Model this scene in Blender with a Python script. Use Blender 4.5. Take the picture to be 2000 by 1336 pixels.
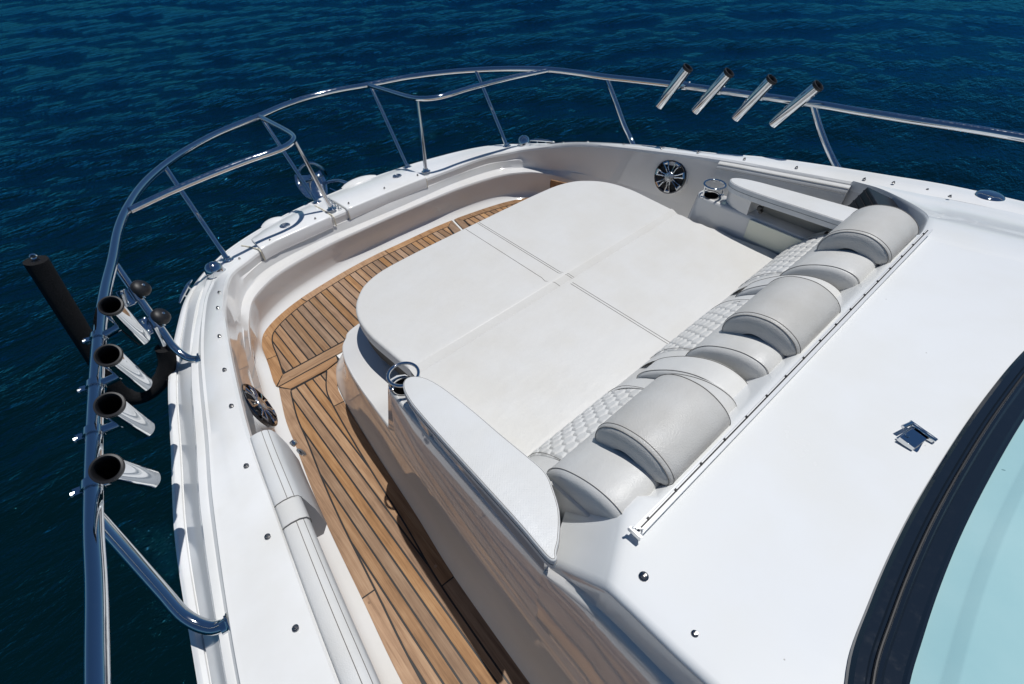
import bpy, bmesh, math, random
import numpy as np
from mathutils import Vector, Matrix
random.seed(7); np.random.seed(7)
D = bpy.data; SC = bpy.context.scene; COL = SC.collection
for o in list(D.objects): D.objects.remove(o, do_unlink=True)

# ------------------------------------------------------------------ camera
cam_d = D.cameras.new('camera'); cam = D.objects.new('camera', cam_d); COL.objects.link(cam)
cam_d.sensor_width = 36.0; cam_d.lens = 960.0/2000*36.0; cam_d.clip_start = 0.02; cam_d.clip_end = 20000
ROT = Matrix(((0.75046175, 0.48747704, -0.44628835), (-0.65986703, 0.51465769, -0.54745134), (-0.03718423, 0.70533226, 0.70790094)))
cam.matrix_world = Matrix.Translation((-1.25, 0.0, 1.8125)) @ ROT.to_4x4()
SC.camera = cam

# ------------------------------------------------------------------ sky, sun, exposure
SUN = Vector((0.228, -0.055, 0.972)).normalized()
el = math.asin(SUN.z); az = math.atan2(SUN.x, SUN.y)
W = D.worlds.new('World'); SC.world = W; W.use_nodes = True
nt = W.node_tree; nt.nodes.clear()
sky = nt.nodes.new('ShaderNodeTexSky'); sky.sky_type = 'NISHITA'; sky.sun_disc = False
sky.sun_elevation = el; sky.sun_rotation = az; sky.air_density = 0.9; sky.dust_density = 0.0; sky.ozone_density = 4.0
bgd = nt.nodes.new('ShaderNodeBackground'); bgd.inputs[1].default_value = 0.05
wo = nt.nodes.new('ShaderNodeOutputWorld')
wb = nt.nodes.new('ShaderNodeMix'); wb.data_type = 'RGBA'; wb.blend_type = 'MULTIPLY'; wb.inputs[0].default_value = 1.0; wb.inputs[7].default_value = (0.66, 0.94, 1.12, 1)   # clear deep blue sky
nt.links.new(sky.outputs[0], wb.inputs[6]); nt.links.new(wb.outputs[2], bgd.inputs[0]); nt.links.new(bgd.outputs[0], wo.inputs[0])
sun_d = D.lights.new('sun', 'SUN'); sun_d.energy = 4.4; sun_d.angle = math.radians(0.53); sun_d.color = (1.0, 0.985, 0.955)
sun = D.objects.new('sun', sun_d); COL.objects.link(sun); sun.location = (0, 0, 20)
sun.rotation_euler = (-SUN).to_track_quat('-Z', 'Y').to_euler()
SC.view_settings.view_transform = 'Standard'; SC.view_settings.look = 'None'
SC.view_settings.exposure = -0.27; SC.view_settings.gamma = 1.0; SC.view_settings.use_curve_mapping = False

# ------------------------------------------------------------------ materials
def mat(name, col, rough=0.4, metal=0.0, spec=0.5, coat=0.0, ior=1.5):
    m = D.materials.new(name); m.use_nodes = True
    b = m.node_tree.nodes['Principled BSDF']
    b.inputs['Base Color'].default_value = (*col, 1); b.inputs['Roughness'].default_value = rough
    b.inputs['Metallic'].default_value = metal; b.inputs['Specular IOR Level'].default_value = spec
    b.inputs['Coat Weight'].default_value = coat; b.inputs['IOR'].default_value = ior
    b.inputs['Coat Roughness'].default_value = 0.04
    return m
def nd(m, t, **kw):
    n = m.node_tree.nodes.new(t)
    for k, v in kw.items(): setattr(n, k, v)
    return n
def lk(m, a, b): m.node_tree.links.new(a, b)
def bsdf(m): return m.node_tree.nodes['Principled BSDF']
def coords(m, scale=(1, 1, 1), kind='Object'):
    tc = nd(m, 'ShaderNodeTexCoord'); mp = nd(m, 'ShaderNodeMapping'); mp.inputs['Scale'].default_value = scale
    lk(m, tc.outputs[kind], mp.inputs[0]); return mp.outputs[0]
def noise(m, vec, scale, detail=4, rough=0.55):
    n = nd(m, 'ShaderNodeTexNoise'); n.inputs['Scale'].default_value = scale; n.inputs['Detail'].default_value = detail
    n.inputs['Roughness'].default_value = rough; lk(m, vec, n.inputs['Vector']); return n.outputs['Fac']
def ramp(m, fac, stops):
    r = nd(m, 'ShaderNodeValToRGB'); e = r.color_ramp.elements
    while len(e) < len(stops): e.new(0.5)
    for i, (p, c) in enumerate(stops): e[i].position = p; e[i].color = (*c, 1) if len(c) == 3 else c
    lk(m, fac, r.inputs[0]); return r.outputs[0]
def bump(m, h, strength, dist=0.01, prev=None):
    b = nd(m, 'ShaderNodeBump'); b.inputs['Strength'].default_value = strength; b.inputs['Distance'].default_value = dist
    lk(m, h, b.inputs['Height'])
    if prev is not None: lk(m, prev, b.inputs['Normal'])
    return b.outputs[0]
def mathn(m, op, a, b=None, clamp=False):
    n = nd(m, 'ShaderNodeMath', operation=op); n.use_clamp = clamp
    for i, v in enumerate((a, b)):
        if v is None: continue
        if isinstance(v, (int, float)): n.inputs[i].default_value = v
        else: lk(m, v, n.inputs[i])
    return n.outputs[0]

def gelcoat(name, col, rough=0.13, dirt=0.10, specks=False):
    m = mat(name, col, rough, coat=0.35)
    v = coords(m, kind='Object')
    n1 = noise(m, v, 3.0, 5); n2 = noise(m, v, 140.0, 3)
    d = tuple(c*(1-dirt)*f for c, f in zip(col, (1.0, 0.985, 0.95)))
    lk(m, ramp(m, n1, [(0.30, d), (0.62, col)]), bsdf(m).inputs['Base Color'])
    lk(m, ramp(m, n1, [(0.3, (rough*1.8,)*3), (0.7, (rough*0.7,)*3)]), bsdf(m).inputs['Roughness'])
    lk(m, bump(m, noise(m, v, 2.6, 2), 0.035, 0.02, bump(m, n2, 0.012, 0.002)), bsdf(m).inputs['Normal'])
    if specks:
        vo = nd(m, 'ShaderNodeTexVoronoi'); vo.inputs['Scale'].default_value = 16; lk(m, coords(m, (1, 1, 1)), vo.inputs['Vector'])
        vo2 = nd(m, 'ShaderNodeTexVoronoi'); vo2.inputs['Scale'].default_value = 5.3; lk(m, coords(m, (1, 2.4, 1)), vo2.inputs['Vector'])
        sp_ = mathn(m, 'ADD', mathn(m, 'LESS_THAN', vo.outputs['Distance'], 0.028), mathn(m, 'LESS_THAN', vo2.outputs['Distance'], 0.016), True)
        keep = mathn(m, 'GREATER_THAN', noise(m, v, 7.0, 2), 0.56)
        mxr = nd(m, 'ShaderNodeMix', data_type='RGBA'); lk(m, mathn(m, 'MULTIPLY', mathn(m, 'MULTIPLY', sp_, keep), 0.55), mxr.inputs[0])
        lk(m, bsdf(m).inputs['Base Color'].links[0].from_socket, mxr.inputs[6]); mxr.inputs[7].default_value = (.22, .20, .17, 1); lk(m, mxr.outputs[2], bsdf(m).inputs['Base Color'])
    return m
GEL = gelcoat('gelcoat_white', (0.785, 0.79, 0.79))
GEL2 = gelcoat('gelcoat_roof', (0.76, 0.775, 0.785), 0.17, 0.05, True)
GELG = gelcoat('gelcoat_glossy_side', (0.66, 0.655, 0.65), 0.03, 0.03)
CREAM = mat('cream_plastic', (0.72, 0.72, 0.60), 0.35)

def vinyl(name, col, rough=0.42, grain=420, gs=0.22, dirt=0.045, perf=False, wr=0.10):
    m = mat(name, col, rough, spec=0.4)
    v = coords(m)
    n1 = noise(m, v, 2.2, 6, 0.6); n0 = noise(m, v, 9.0, 5, 0.6)
    mixn = mathn(m, 'ADD', mathn(m, 'MULTIPLY', n1, 0.6), mathn(m, 'MULTIPLY', n0, 0.4))
    d = tuple(c*(1-dirt)*f for c, f in zip(col, (1.0, 0.985, 0.955)))
    lk(m, ramp(m, mixn, [(0.36, d), (0.60, col)]), bsdf(m).inputs['Base Color'])
    vo = nd(m, 'ShaderNodeTexVoronoi'); vo.inputs['Scale'].default_value = grain; lk(m, v, vo.inputs['Vector'])
    nb = bump(m, vo.outputs['Distance'], gs, 0.002)
    nb = bump(m, n0, 0.12, 0.02, nb)
    nb = bump(m, noise(m, coords(m, (1.0, 2.2, 1.0)), 6.0, 3, .5), wr, 0.03, nb)
    if perf:
        sp = nd(m, 'ShaderNodeSeparateXYZ'); lk(m, v, sp.inputs[0])
        K = 2*math.pi/0.0085
        sx = mathn(m, 'SINE', mathn(m, 'MULTIPLY', sp.outputs[0], K)); sy = mathn(m, 'SINE', mathn(m, 'MULTIPLY', sp.outputs[1], K))
        ph = mathn(m, 'GREATER_THAN', mathn(m, 'MULTIPLY', sx, sy), 0.80)
        nb = bump(m, mathn(m, 'SUBTRACT', 1.0, ph), 0.6, 0.003, nb)
    lk(m, nb, bsdf(m).inputs['Normal'])
    return m
VIN = vinyl('vinyl_white', (0.635, 0.63, 0.615))
VIN2 = vinyl('vinyl_warm_white', (0.64, 0.64, 0.63))
VPERF = vinyl('vinyl_perforated', (0.66, 0.67, 0.675), perf=True)
VGREY = vinyl('vinyl_grey', (0.53, 0.525, 0.51), 0.42, 300, 0.3, 0.12)
VGREY2 = vinyl('vinyl_light_grey', (0.60, 0.60, 0.59), 0.38, 380, 0.2, 0.1)
VLIP = vinyl('vinyl_matt', (0.60, 0.595, 0.58), 0.75); VLIP.node_tree.nodes['Principled BSDF'].inputs['Specular IOR Level'].default_value = 0.15
STITCH = mat('thread_dark', (0.17, 0.16, 0.15), 0.8)
PIPE = mat('cream_edge', (0.62, 0.57, 0.45), 0.6)
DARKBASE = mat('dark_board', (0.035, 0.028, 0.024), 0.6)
BLACK = mat('black_plastic', (0.012, 0.012, 0.014), 0.35)
RUB = mat('black_rubber', (0.008, 0.008, 0.010), 0.5)
HOLE = mat('dark_hole', (0.003, 0.003, 0.003), 0.9)
CAULK = mat('black_caulk', (0.010, 0.009, 0.009), 0.55)

def chrome(name, col=(0.66, 0.68, 0.70), rough=0.05):
    m = mat(name, col, rough, metal=1.0)
    v = coords(m); n = noise(m, v, 60, 4)
    lk(m, ramp(m, n, [(0.35, (rough*0.7,)*3), (0.75, (rough*2.2,)*3)]), bsdf(m).inputs['Roughness'])
    lk(m, bump(m, noise(m, v, 25, 2), 0.015, 0.004), bsdf(m).inputs['Normal'])
    return m
CHR = chrome('polished_steel'); CHRD = chrome('steel_dull', (0.62, 0.63, 0.64), 0.2)
SNAP = chrome('snap_steel', (0.30, 0.29, 0.28), 0.18)
RUST = mat('tarnished_bolt', (0.42, 0.27, 0.16), 0.45, metal=0.8)

FOAM = mat('black_foam', (0.012, 0.012, 0.013), 0.95, spec=0.2)
_v = coords(FOAM); lk(FOAM, bump(FOAM, noise(FOAM, _v, 320, 3, 0.7), 0.9, 0.006), bsdf(FOAM).inputs['Normal'])
lk(FOAM, ramp(FOAM, noise(FOAM, _v, 500, 2), [(0.45, (0.008, 0.008, 0.009)), (0.75, (0.035, 0.035, 0.037))]), bsdf(FOAM).inputs['Base Color'])

def teak(name, axis):
    m = mat(name, (0.4, 0.24, 0.12), 0.62, spec=0.3)
    sc = (55, 2.2, 20) if axis == 'y' else (2.2, 55, 20)
    tc = nd(m, 'ShaderNodeTexCoord'); oi = nd(m, 'ShaderNodeObjectInfo')
    off = nd(m, 'ShaderNodeVectorMath', operation='SCALE'); cmb = nd(m, 'ShaderNodeCombineXYZ')
    for i in range(3): lk(m, oi.outputs['Random'], cmb.inputs[i])
    lk(m, cmb.outputs[0], off.inputs[0]); off.inputs['Scale'].default_value = 37.0
    ad = nd(m, 'ShaderNodeVectorMath', operation='ADD'); lk(m, tc.outputs['Object'], ad.inputs[0]); lk(m, off.outputs[0], ad.inputs[1])
    mp = nd(m, 'ShaderNodeMapping'); mp.inputs['Scale'].default_value = sc; lk(m, ad.outputs[0], mp.inputs[0])
    mp2 = nd(m, 'ShaderNodeMapping'); mp2.inputs['Scale'].default_value = tuple(s*5 for s in sc); lk(m, ad.outputs[0], mp2.inputs[0])
    g = noise(m, mp.outputs[0], 1.0, 6, 0.65); g2 = noise(m, mp2.outputs[0], 1.0, 3, 0.6)
    blot = noise(m, ad.outputs[0], 9.0, 3)
    f = mathn(m, 'ADD', mathn(m, 'MULTIPLY', g, 0.55), mathn(m, 'ADD', mathn(m, 'MULTIPLY', g2, 0.25), mathn(m, 'MULTIPLY', blot, 0.2)))
    c = ramp(m, f, [(0.34, (0.165, 0.085, 0.040)), (0.50, (0.315, 0.178, 0.090)), (0.66, (0.43, 0.270, 0.150))])
    hs = nd(m, 'ShaderNodeHueSaturation'); lk(m, c, hs.inputs['Color'])
    lk(m, mathn(m, 'ADD', 0.74, mathn(m, 'MULTIPLY', oi.outputs['Random'], 0.46)), hs.inputs['Value'])
    lk(m, mathn(m, 'ADD', 0.78, mathn(m, 'MULTIPLY', mathn(m, 'FRACT', mathn(m, 'MULTIPLY', oi.outputs['Random'], 7.3)), 0.34)), hs.inputs['Saturation'])
    lk(m, hs.outputs[0], bsdf(m).inputs['Base Color'])
    lk(m, bump(m, f, 0.25, 0.003), bsdf(m).inputs['Normal'])
    return m
TEAK = teak('teak_fore_aft', 'y'); TEAKX = teak('teak_athwart', 'x')

WATER = mat('sea_water', (0.0006, 0.0075, 0.0095), 0.03, spec=0.40, ior=1.333)
WATER_GLOSS = (0.07, 0.56, 0.95)      # polarised, blue tinted surface reflection
GLASS = mat('windscreen_teal', (0.33, 0.56, 0.60), 0.05, coat=1.0)
_v = coords(GLASS)
lk(GLASS, ramp(GLASS, noise(GLASS, _v, 4, 6), [(0.3, (0.33, 0.56, 0.59)), (0.7, (0.41, 0.63, 0.65))]), bsdf(GLASS).inputs['Base Color'])
_sc = nd(GLASS, 'ShaderNodeTexVoronoi'); _sc.inputs['Scale'].default_value = 22; lk(GLASS, coords(GLASS, (1, .5, 1)), _sc.inputs['Vector'])
_mk = mathn(GLASS, 'MULTIPLY', mathn(GLASS, 'LESS_THAN', _sc.outputs['Distance'], .05), mathn(GLASS, 'GREATER_THAN', noise(GLASS, _v, 9, 2), .5))
_mx = nd(GLASS, 'ShaderNodeMix', data_type='RGBA'); lk(GLASS, mathn(GLASS, 'MULTIPLY', _mk, .6), _mx.inputs[0]); lk(GLASS, bsdf(GLASS).inputs['Base Color'].links[0].from_socket, _mx.inputs[6]); _mx.inputs[7].default_value = (.08, .16, .17, 1); lk(GLASS, _mx.outputs[2], bsdf(GLASS).inputs['Base Color'])
FRAME = mat('black_frame', (0.012, 0.020, 0.034), 0.22, coat=0.2)
_v = coords(FRAME, (1, 1, 1)); lk(FRAME, ramp(FRAME, noise(FRAME, _v, 40, 6, 0.7), [(0.5, (0.12,)*3), (0.8, (0.28,)*3)]), bsdf(FRAME).inputs['Roughness'])
lk(FRAME, ramp(FRAME, noise(FRAME, coords(FRAME, (1, 3, 3)), 60, 6, 0.75), [(0.76, (0.010, 0.016, 0.026)), (0.84, (0.10, 0.11, 0.11))]), bsdf(FRAME).inputs['Base Color'])
SKIN = mat('skin', (0.45, 0.25, 0.17), 0.5)

# ------------------------------------------------------------------ helpers
def put(name, me, material, parent=None, angle=38, smooth=True):
    # threads are too fine to pick apart one by one
    if material is not None and not me.materials: me.materials.append(material)
    if smooth:
        me.polygons.foreach_set('use_smooth', [True]*len(me.polygons))
        me.set_sharp_from_angle(angle=math.radians(angle))
    o = D.objects.new(name, me); COL.objects.link(o)
    if name == 'stitching': o['kind'] = 'stuff'
    if parent is not None: o.parent = parent
    return o
def tag(o, label, cat=None, group=None, kind=None):
    if label: o['label'] = label
    if cat: o['category'] = cat
    if group: o['group'] = group
    if kind: o['kind'] = kind
    return o
def empty(name, loc=(0, 0, 0)):
    o = D.objects.new(name, None); COL.objects.link(o); o.location = loc; o.empty_display_size = 0.1
    return o
class MB:
    def __init__(s): s.v = []; s.f = []
    def add(s, v, f):
        n = len(s.v); s.v += [tuple(p) for p in v]; s.f += [tuple(i+n for i in q) for q in f]; return s
    def build(s, name, material, parent=None, angle=38, origin=None, recalc=True, smooth=True):
        me = D.meshes.new(name)
        o0 = Vector(origin) if origin is not None else Vector((0, 0, 0))
        me.from_pydata([tuple(Vector(p)-o0) for p in s.v], [], s.f); 
        if recalc:
            bm = bmesh.new(); bm.from_mesh(me); bmesh.ops.recalc_face_normals(bm, faces=bm.faces); bm.to_mesh(me); bm.free()
        o = put(name, me, material, parent, angle, smooth)
        if origin is not None:
            o.location = o0
        return o
def cr(pts, n=8, closed=False):
    P = [np.array(p, float) for p in pts]; out = []; m = len(P)
    segs = m if closed else m-1
    for i in range(segs):
        if closed: p0, p1, p2, p3 = P[i-1], P[i], P[(i+1) % m], P[(i+2) % m]
        else:
            p1, p2 = P[i], P[i+1]; p0 = P[i-1] if i > 0 else 2*p1-p2; p3 = P[i+2] if i+2 < m else 2*p2-p1
        for k in range(n):
            t = k/n
            out.append(0.5*((2*p1)+(-p0+p2)*t+(2*p0-5*p1+4*p2-p3)*t*t+(-p0+3*p1-3*p2+p3)*t**3))
    if not closed: out.append(P[-1])
    return out
def g_loft(rows, closed=False, capend=False):
    n = len(rows[0]); v = [p for r in rows for p in r]; f = []
    for i in range(len(rows)-1):
        for j in range(n if closed else n-1):
            k = (j+1) % n; f.append((i*n+j, i*n+k, (i+1)*n+k, (i+1)*n+j))
    if capend and closed:
        f.append(tuple(range(n))[::-1]); f.append(tuple((len(rows)-1)*n+j for j in range(n)))
    return v, f
def g_tube(path, r, seg=12, caps=True, closed=False):
    P = [Vector(p) for p in path]; n = len(P); rows = []
    rad = r if isinstance(r, (list, tuple)) else [r]*n
    t0 = (P[1]-P[0]).normalized(); ref = Vector((0, 0, 1)) if abs(t0.z) < 0.9 else Vector((1, 0, 0))
    u = t0.cross(ref).normalized(); prev = t0
    for i in range(n):
        if closed: t = (P[(i+1) % n]-P[i-1]).normalized()
        else: t = (P[min(i+1, n-1)]-P[max(i-1, 0)]).normalized()
        ax = prev.cross(t)
        if ax.length > 1e-7:
            u = Matrix.Rotation(prev.angle(t), 3, ax.normalized()) @ u
        u = (u - t*u.dot(t)).normalized(); w = t.cross(u); prev = t
        rows.append([P[i]+(u*math.cos(a)+w*math.sin(a))*rad[i] for a in [2*math.pi*k/seg for k in range(seg)]])
    if closed: rows.append(rows[0])
    return g_loft(rows, True, caps and not closed)
def frame(axis):
    z = Vector(axis).normalized(); x = Vector((0, 0, 1)).cross(z)
    if x.length < 1e-4: x = Vector((1, 0, 0))
    x.normalize(); return x, z.cross(x), z
def g_lathe(prof, c, axis=(0, 0, 1), seg=24, cap=True):
    x, y, z = frame(axis); c = Vector(c)
    rows = [[c+x*(r*math.cos(a))+y*(r*math.sin(a))+z*h for a in [2*math.pi*k/seg for k in range(seg)]] for r, h in prof]
    return g_loft(rows, True, cap)
def g_box(c, s, R=None):
    c = Vector(c); v = []
    for dx in (-.5, .5):
        for dy in (-.5, .5):
            for dz in (-.5, .5):
                p = Vector((dx*s[0], dy*s[1], dz*s[2])); v.append(c+(R @ p if R else p))
    return v, [(0, 1, 3, 2), (4, 6, 7, 5), (0, 4, 5, 1), (2, 3, 7, 6), (0, 2, 6, 4), (1, 5, 7, 3)]
def g_torus(c, axis, R, r, seg=40, ss=10):
    x, y, z = frame(axis); c = Vector(c)
    return g_tube([c+(x*math.cos(a)+y*math.sin(a))*R for a in [2*math.pi*k/seg for k in range(seg)]], r, ss, closed=True)
def g_prism(poly, z0, z1):
    n = len(poly); v = [(p[0], p[1], z0) for p in poly]+[(p[0], p[1], z1) for p in poly]
    f = [(i, (i+1) % n, n+(i+1) % n, n+i) for i in range(n)]+[tuple(range(n))[::-1], tuple(range(n, 2*n))]
    return v, f
def offset_poly(poly, d):
    P = [np.array(p[:2], float) for p in poly]; n = len(P); out = []
    A = sum(P[i][0]*P[(i+1) % n][1]-P[(i+1) % n][0]*P[i][1] for i in range(n)); s = 1 if A > 0 else -1
    for i in range(n):
        e1 = P[i]-P[i-1]; e2 = P[(i+1) % n]-P[i]
        e1 /= np.linalg.norm(e1)+1e-9; e2 /= np.linalg.norm(e2)+1e-9
        n1 = np.array([-e1[1], e1[0]])*s; n2 = np.array([-e2[1], e2[0]])*s
        b = n1+n2; b /= max(np.linalg.norm(b), 1e-6); k = max(b @ n1, 0.5)
        out.append(P[i]+b*d/k)
    return out
def g_cushion(poly, zf, t, r=0.015, crown=0.0):
    if not callable(zf):
        zc = zf; zf = lambda x, y: zc
    rings = []
    steps = [(0.0, -t), (0.0, -r)]+[(r*(1-math.cos(a)), -r+r*math.sin(a)) for a in (math.pi/8, math.pi/4, 3*math.pi/8, math.pi/2)]
    for d, dz in steps:
        q = offset_poly(poly, d) if d else [np.array(p[:2]) for p in poly]
        rings.append([(p[0], p[1], zf(p[0], p[1])+dz) for p in q])
    for d in (0.03, 0.06):
        if crown:
            q = offset_poly(poly, r+d); rings.append([(p[0], p[1], zf(p[0], p[1])+crown*d/0.06) for p in q])
    return g_loft(rings, True, True)
def clip_x(poly, x0, x1):
    def half(P, x, keep):
        out = []
        for i in range(len(P)):
            a, b = P[i-1], P[i]; ia, ib = keep(a[0]), keep(b[0])
            if ia != ib:
                t = (x-a[0])/(b[0]-a[0]); out.append((x, a[1]+t*(b[1]-a[1])))
            if ib: out.append((b[0], b[1]))
        return out
    P = half([tuple(p[:2]) for p in poly], x0, lambda q: q >= x0)
    return half(P, x1, lambda q: q <= x1) if P else P
def bevel(o, w, seg=2, ang=40):
    b = o.modifiers.new('bevel', 'BEVEL'); b.width = w; b.segments = seg; b.limit_method = 'ANGLE'; b.angle_limit = math.radians(ang)
    return o
def mir(pts, s): return [(p[0]*s, *p[1:]) for p in pts]

# ------------------------------------------------------------------ sea
def make_sea():
    N = 380; b = 0.0215; a = 1.75
    i = np.arange(-N, N+1); s = a*np.sinh(b*i)
    X, Y = np.meshgrid(s+1.0, s+7.0, indexing='xy')
    sp = b*np.sqrt(s*s+a*a); SP = np.maximum(*np.meshgrid(sp, sp))
    Z = np.zeros_like(X); rng = np.random.RandomState(3); base = math.atan2(0.75, 0.62)
    for k in range(64):
        lam = 0.26*(7.0**(rng.rand())) if k < 56 else 3+5*rng.rand()
        th = base+rng.normal(0, 0.5); kk = 2*math.pi/lam
        amp = 0.0030*lam**0.9*(0.4+rng.rand()) if lam < 3 else 0.006
        fade = np.clip((lam/SP-2.5)/3.0, 0, 1)
        ph = kk*(X*math.cos(th)+Y*math.sin(th))+rng.rand()*6.28
        Z += fade*amp*(np.sin(ph)+0.22*np.cos(2*ph))
    Z -= 1.15
    n = 2*N+1; me = D.meshes.new('sea')
    me.vertices.add(n*n); me.vertices.foreach_set('co', np.stack([X, Y, Z], -1).astype(np.float32).ravel())
    q = np.arange(n*n).reshape(n, n); F = np.stack([q[:-1, :-1], q[:-1, 1:], q[1:, 1:], q[1:, :-1]], -1).reshape(-1, 4)
    me.loops.add(F.size); me.loops.foreach_set('vertex_index', F.ravel().astype(np.int32))
    me.polygons.add(len(F)); me.polygons.foreach_set('loop_start', (np.arange(len(F))*4).astype(np.int32))
    me.polygons.foreach_set('loop_total', np.full(len(F), 4, np.int32)); me.update(calc_edges=True)
    me.polygons.foreach_set('use_smooth', [True]*len(F)); me.materials.append(WATER)
    o = D.objects.new('sea', me); COL.objects.link(o)
    tag(o, 'dark blue rippled sea all around the yacht', kind='structure')
    m = WATER; tc = nd(m, 'ShaderNodeTexCoord'); mp = nd(m, 'ShaderNodeMapping')
    mp.inputs['Rotation'].default_value = (0, 0, -base+math.pi/2); mp.inputs['Scale'].default_value = (0.42, 1.0, 1.0)
    lk(m, tc.outputs['Object'], mp.inputs[0]); v = mp.outputs[0]
    h = mathn(m, 'ADD', mathn(m, 'MULTIPLY', noise(m, v, 5.2, 4, 0.60), 0.40), mathn(m, 'MULTIPLY', noise(m, v, 17.0, 4, 0.64), 0.17))
    nb = bump(m, h, 1.0, 0.13)
    bsdf(m).inputs['Specular IOR Level'].default_value = 0.0; bsdf(m).inputs['Roughness'].default_value = 1.0; lk(m, nb, bsdf(m).inputs['Normal'])
    gl = nd(m, 'ShaderNodeBsdfGlossy'); gl.inputs['Color'].default_value = (*WATER_GLOSS, 1); gl.inputs['Roughness'].default_value = 0.04; lk(m, nb, gl.inputs['Normal'])
    fr_ = nd(m, 'ShaderNodeFresnel'); fr_.inputs['IOR'].default_value = 1.333; lk(m, nb, fr_.inputs['Normal'])
    mx = nd(m, 'ShaderNodeMixShader'); lk(m, mathn(m, 'MULTIPLY', fr_.outputs[0], 1.0, True), mx.inputs[0]); lk(m, bsdf(m).outputs[0], mx.inputs[1]); lk(m, gl.outputs[0], mx.inputs[2])
    lk(m, mx.outputs[0], m.node_tree.nodes['Material Output'].inputs['Surface'])
make_sea()

# ------------------------------------------------------------------ yacht root
yacht = empty('motor_yacht', (0, 0, -1.15))
tag(yacht, 'white motor yacht foredeck with teak side deck and chrome bow rail', 'motor yacht')
YI = Matrix.Translation((0, 0, 1.15))
def Y(o):                       # make o a part of the yacht (coordinates are given with the teak floor at z = 0)
    o.parent = yacht; o.location = o.location + Vector((0, 0, 1.15)); return o

# sheer stations, port half from aft to bow centre: A inner edge, B outer edge of the deck, E rub rail, F teak edge, K1/K2 bow ledge
A0 = [(-1.45, -1.0, .73), (-1.425, 0, .69), (-1.395, .46, .643), (-1.355, .875, .601), (-1.31, 1.28, .559), (-1.219, 1.805, .491), (-1.147, 2.131, .438), (-1.045, 2.50, .33), (-.932, 2.62, .299), (-.78, 2.685, .297), (-.5, 2.712, .294), (-.25, 2.722, .294), (0, 2.726, .294)]
B0 = [(-1.634, -1.0, .715), (-1.604, .085, .670), (-1.559, .553, .630), (-1.483, 1.025, .582), (-1.424, 1.335, .533), (-1.330, 1.821, .467), (-1.222, 2.262, .383), (-1.14, 2.52, .313), (-1.02, 2.74, .288), (-.84, 2.88, .275), (-.52, 2.99, .262), (-.25, 3.045, .254), (0, 3.06, .252)]
E0 = [(-1.78, -1.0, .60), (-1.735, .1, .54), (-1.672, .62, .493), (-1.622, 1.105, .442), (-1.555, 1.50, .395), (-1.47, 1.95, .345), (-1.348, 2.345, .299), (-1.25, 2.58, .275), (-1.10, 2.79, .25), (-.90, 2.95, .235), (-.565, 3.086, .221), (-.27, 3.128, .22), (0, 3.145, .22)]
F0 = [(-1.375, -1.0, 0), (-1.355, 0, 0), (-1.343, .46, 0), (-1.305, .875, 0), (-1.265, 1.28, 0), (-1.185, 1.80, 0), (-1.122, 2.125, 0), (-1.083, 2.32, 0), (-1.0, 2.425, 0), (-.80, 2.517, 0), (-.5, 2.578, 0), (-.25, 2.603, 0), (0, 2.605, 0)]
K1 = [(-1.455, -1.0, .30), (-1.43, 0, .30), (-1.40, .46, .28), (-1.36, .875, .26), (-1.305, 1.28, .24), (-1.225, 1.805, .24), (-1.15, 2.15, .23), (-1.07, 2.44, .19), (-.965, 2.58, .1875), (-.80, 2.665, .1875), (-.5, 2.705, .1875), (-.25, 2.702, .1875), (0, 2.698, .1875)]
K2 = [(-1.44, -1.0, .18), (-1.42, 0, .18), (-1.395, .46, .17), (-1.355, .875, .16), (-1.30, 1.28, .16), (-1.215, 1.80, .17), (-1.14, 2.14, .18), (-1.035, 2.40, .185), (-.915, 2.515, .1875), (-.76, 2.585, .1875), (-.49, 2.632, .1875), (-.25, 2.642, .1875), (0, 2.645, .1875)]
NS = 10
def full(c0):
    h = cr(c0, NS); return h+[np.array((-p[0], p[1], p[2])) for p in h[-2::-1]]
A, B, E, F, K1f, K2f = [full(c) for c in (A0, B0, E0, F0, K1, K2)]
NT = len(A)
def station_w(i):               # 1 on the sides (raised bulwark), 0 at the bow
    t = min(i, NT-1-i)/NS
    return float(np.clip((7.2-t)/1.2, 0, 1))
def lerp(a, b, t): return np.array(a)*(1-t)+np.array(b)*t
def deck_at(y, w, side=-1):     # point on the deck top at a given y (sides only)
    best = min(range(NT//2+1), key=lambda i: abs(lerp(A[i], B[i], w)[1]-y))
    p = lerp(A[best], B[best], w).copy()
    if side > 0: p[0] = -p[0]
    p[2] += 0.012*4*w*(1-w)*0.6
    return Vector(p)
rows = []
for i in range(NT):
    a, b, e = A[i], B[i], E[i]; k = station_w(i); out = e-b; out[2] = 0; L_ = np.linalg.norm(out); out /= L_
    inn = a-b; inn[2] = 0; inn /= np.linalg.norm(inn)
    up = np.array((0, 0, 1.0))
    r = [a+inn*0.0-up*0.022, a-inn*0.003-up*0.008, a-inn*0.012, lerp(a, b, .3)+up*.006, lerp(a, b, .65)+up*.006, b-out*0.012, b]
    def q_(t, z): return lerp(b, e, t)*[1, 1, 0]+up*z
    kk_ = .35+.65*k; zb, ze = b[2], e[2]; dr = (zb-ze)
    r += [b+out*.003-up*.003, q_(.07, zb-.022*k-.004), q_(.15, zb-.030*k-.006), q_(.17, zb-.030*k-.006), q_(.31, zb-.034*k-.008), q_(.335, zb-.038*k-.010), q_(.36, zb-.046*k-.013), q_(.42, zb-dr*.52), q_(.78, ze+dr*.12), q_(.82, ze+.003), q_(.835, ze-.007), q_(.86, ze-.007), q_(.87, ze-.001), e-out*.006+up*.001, e-up*.001]
    rows.append(r)
Y(MB().add(*g_loft(rows)).build('deck', GEL, angle=30))
rows = []
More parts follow.
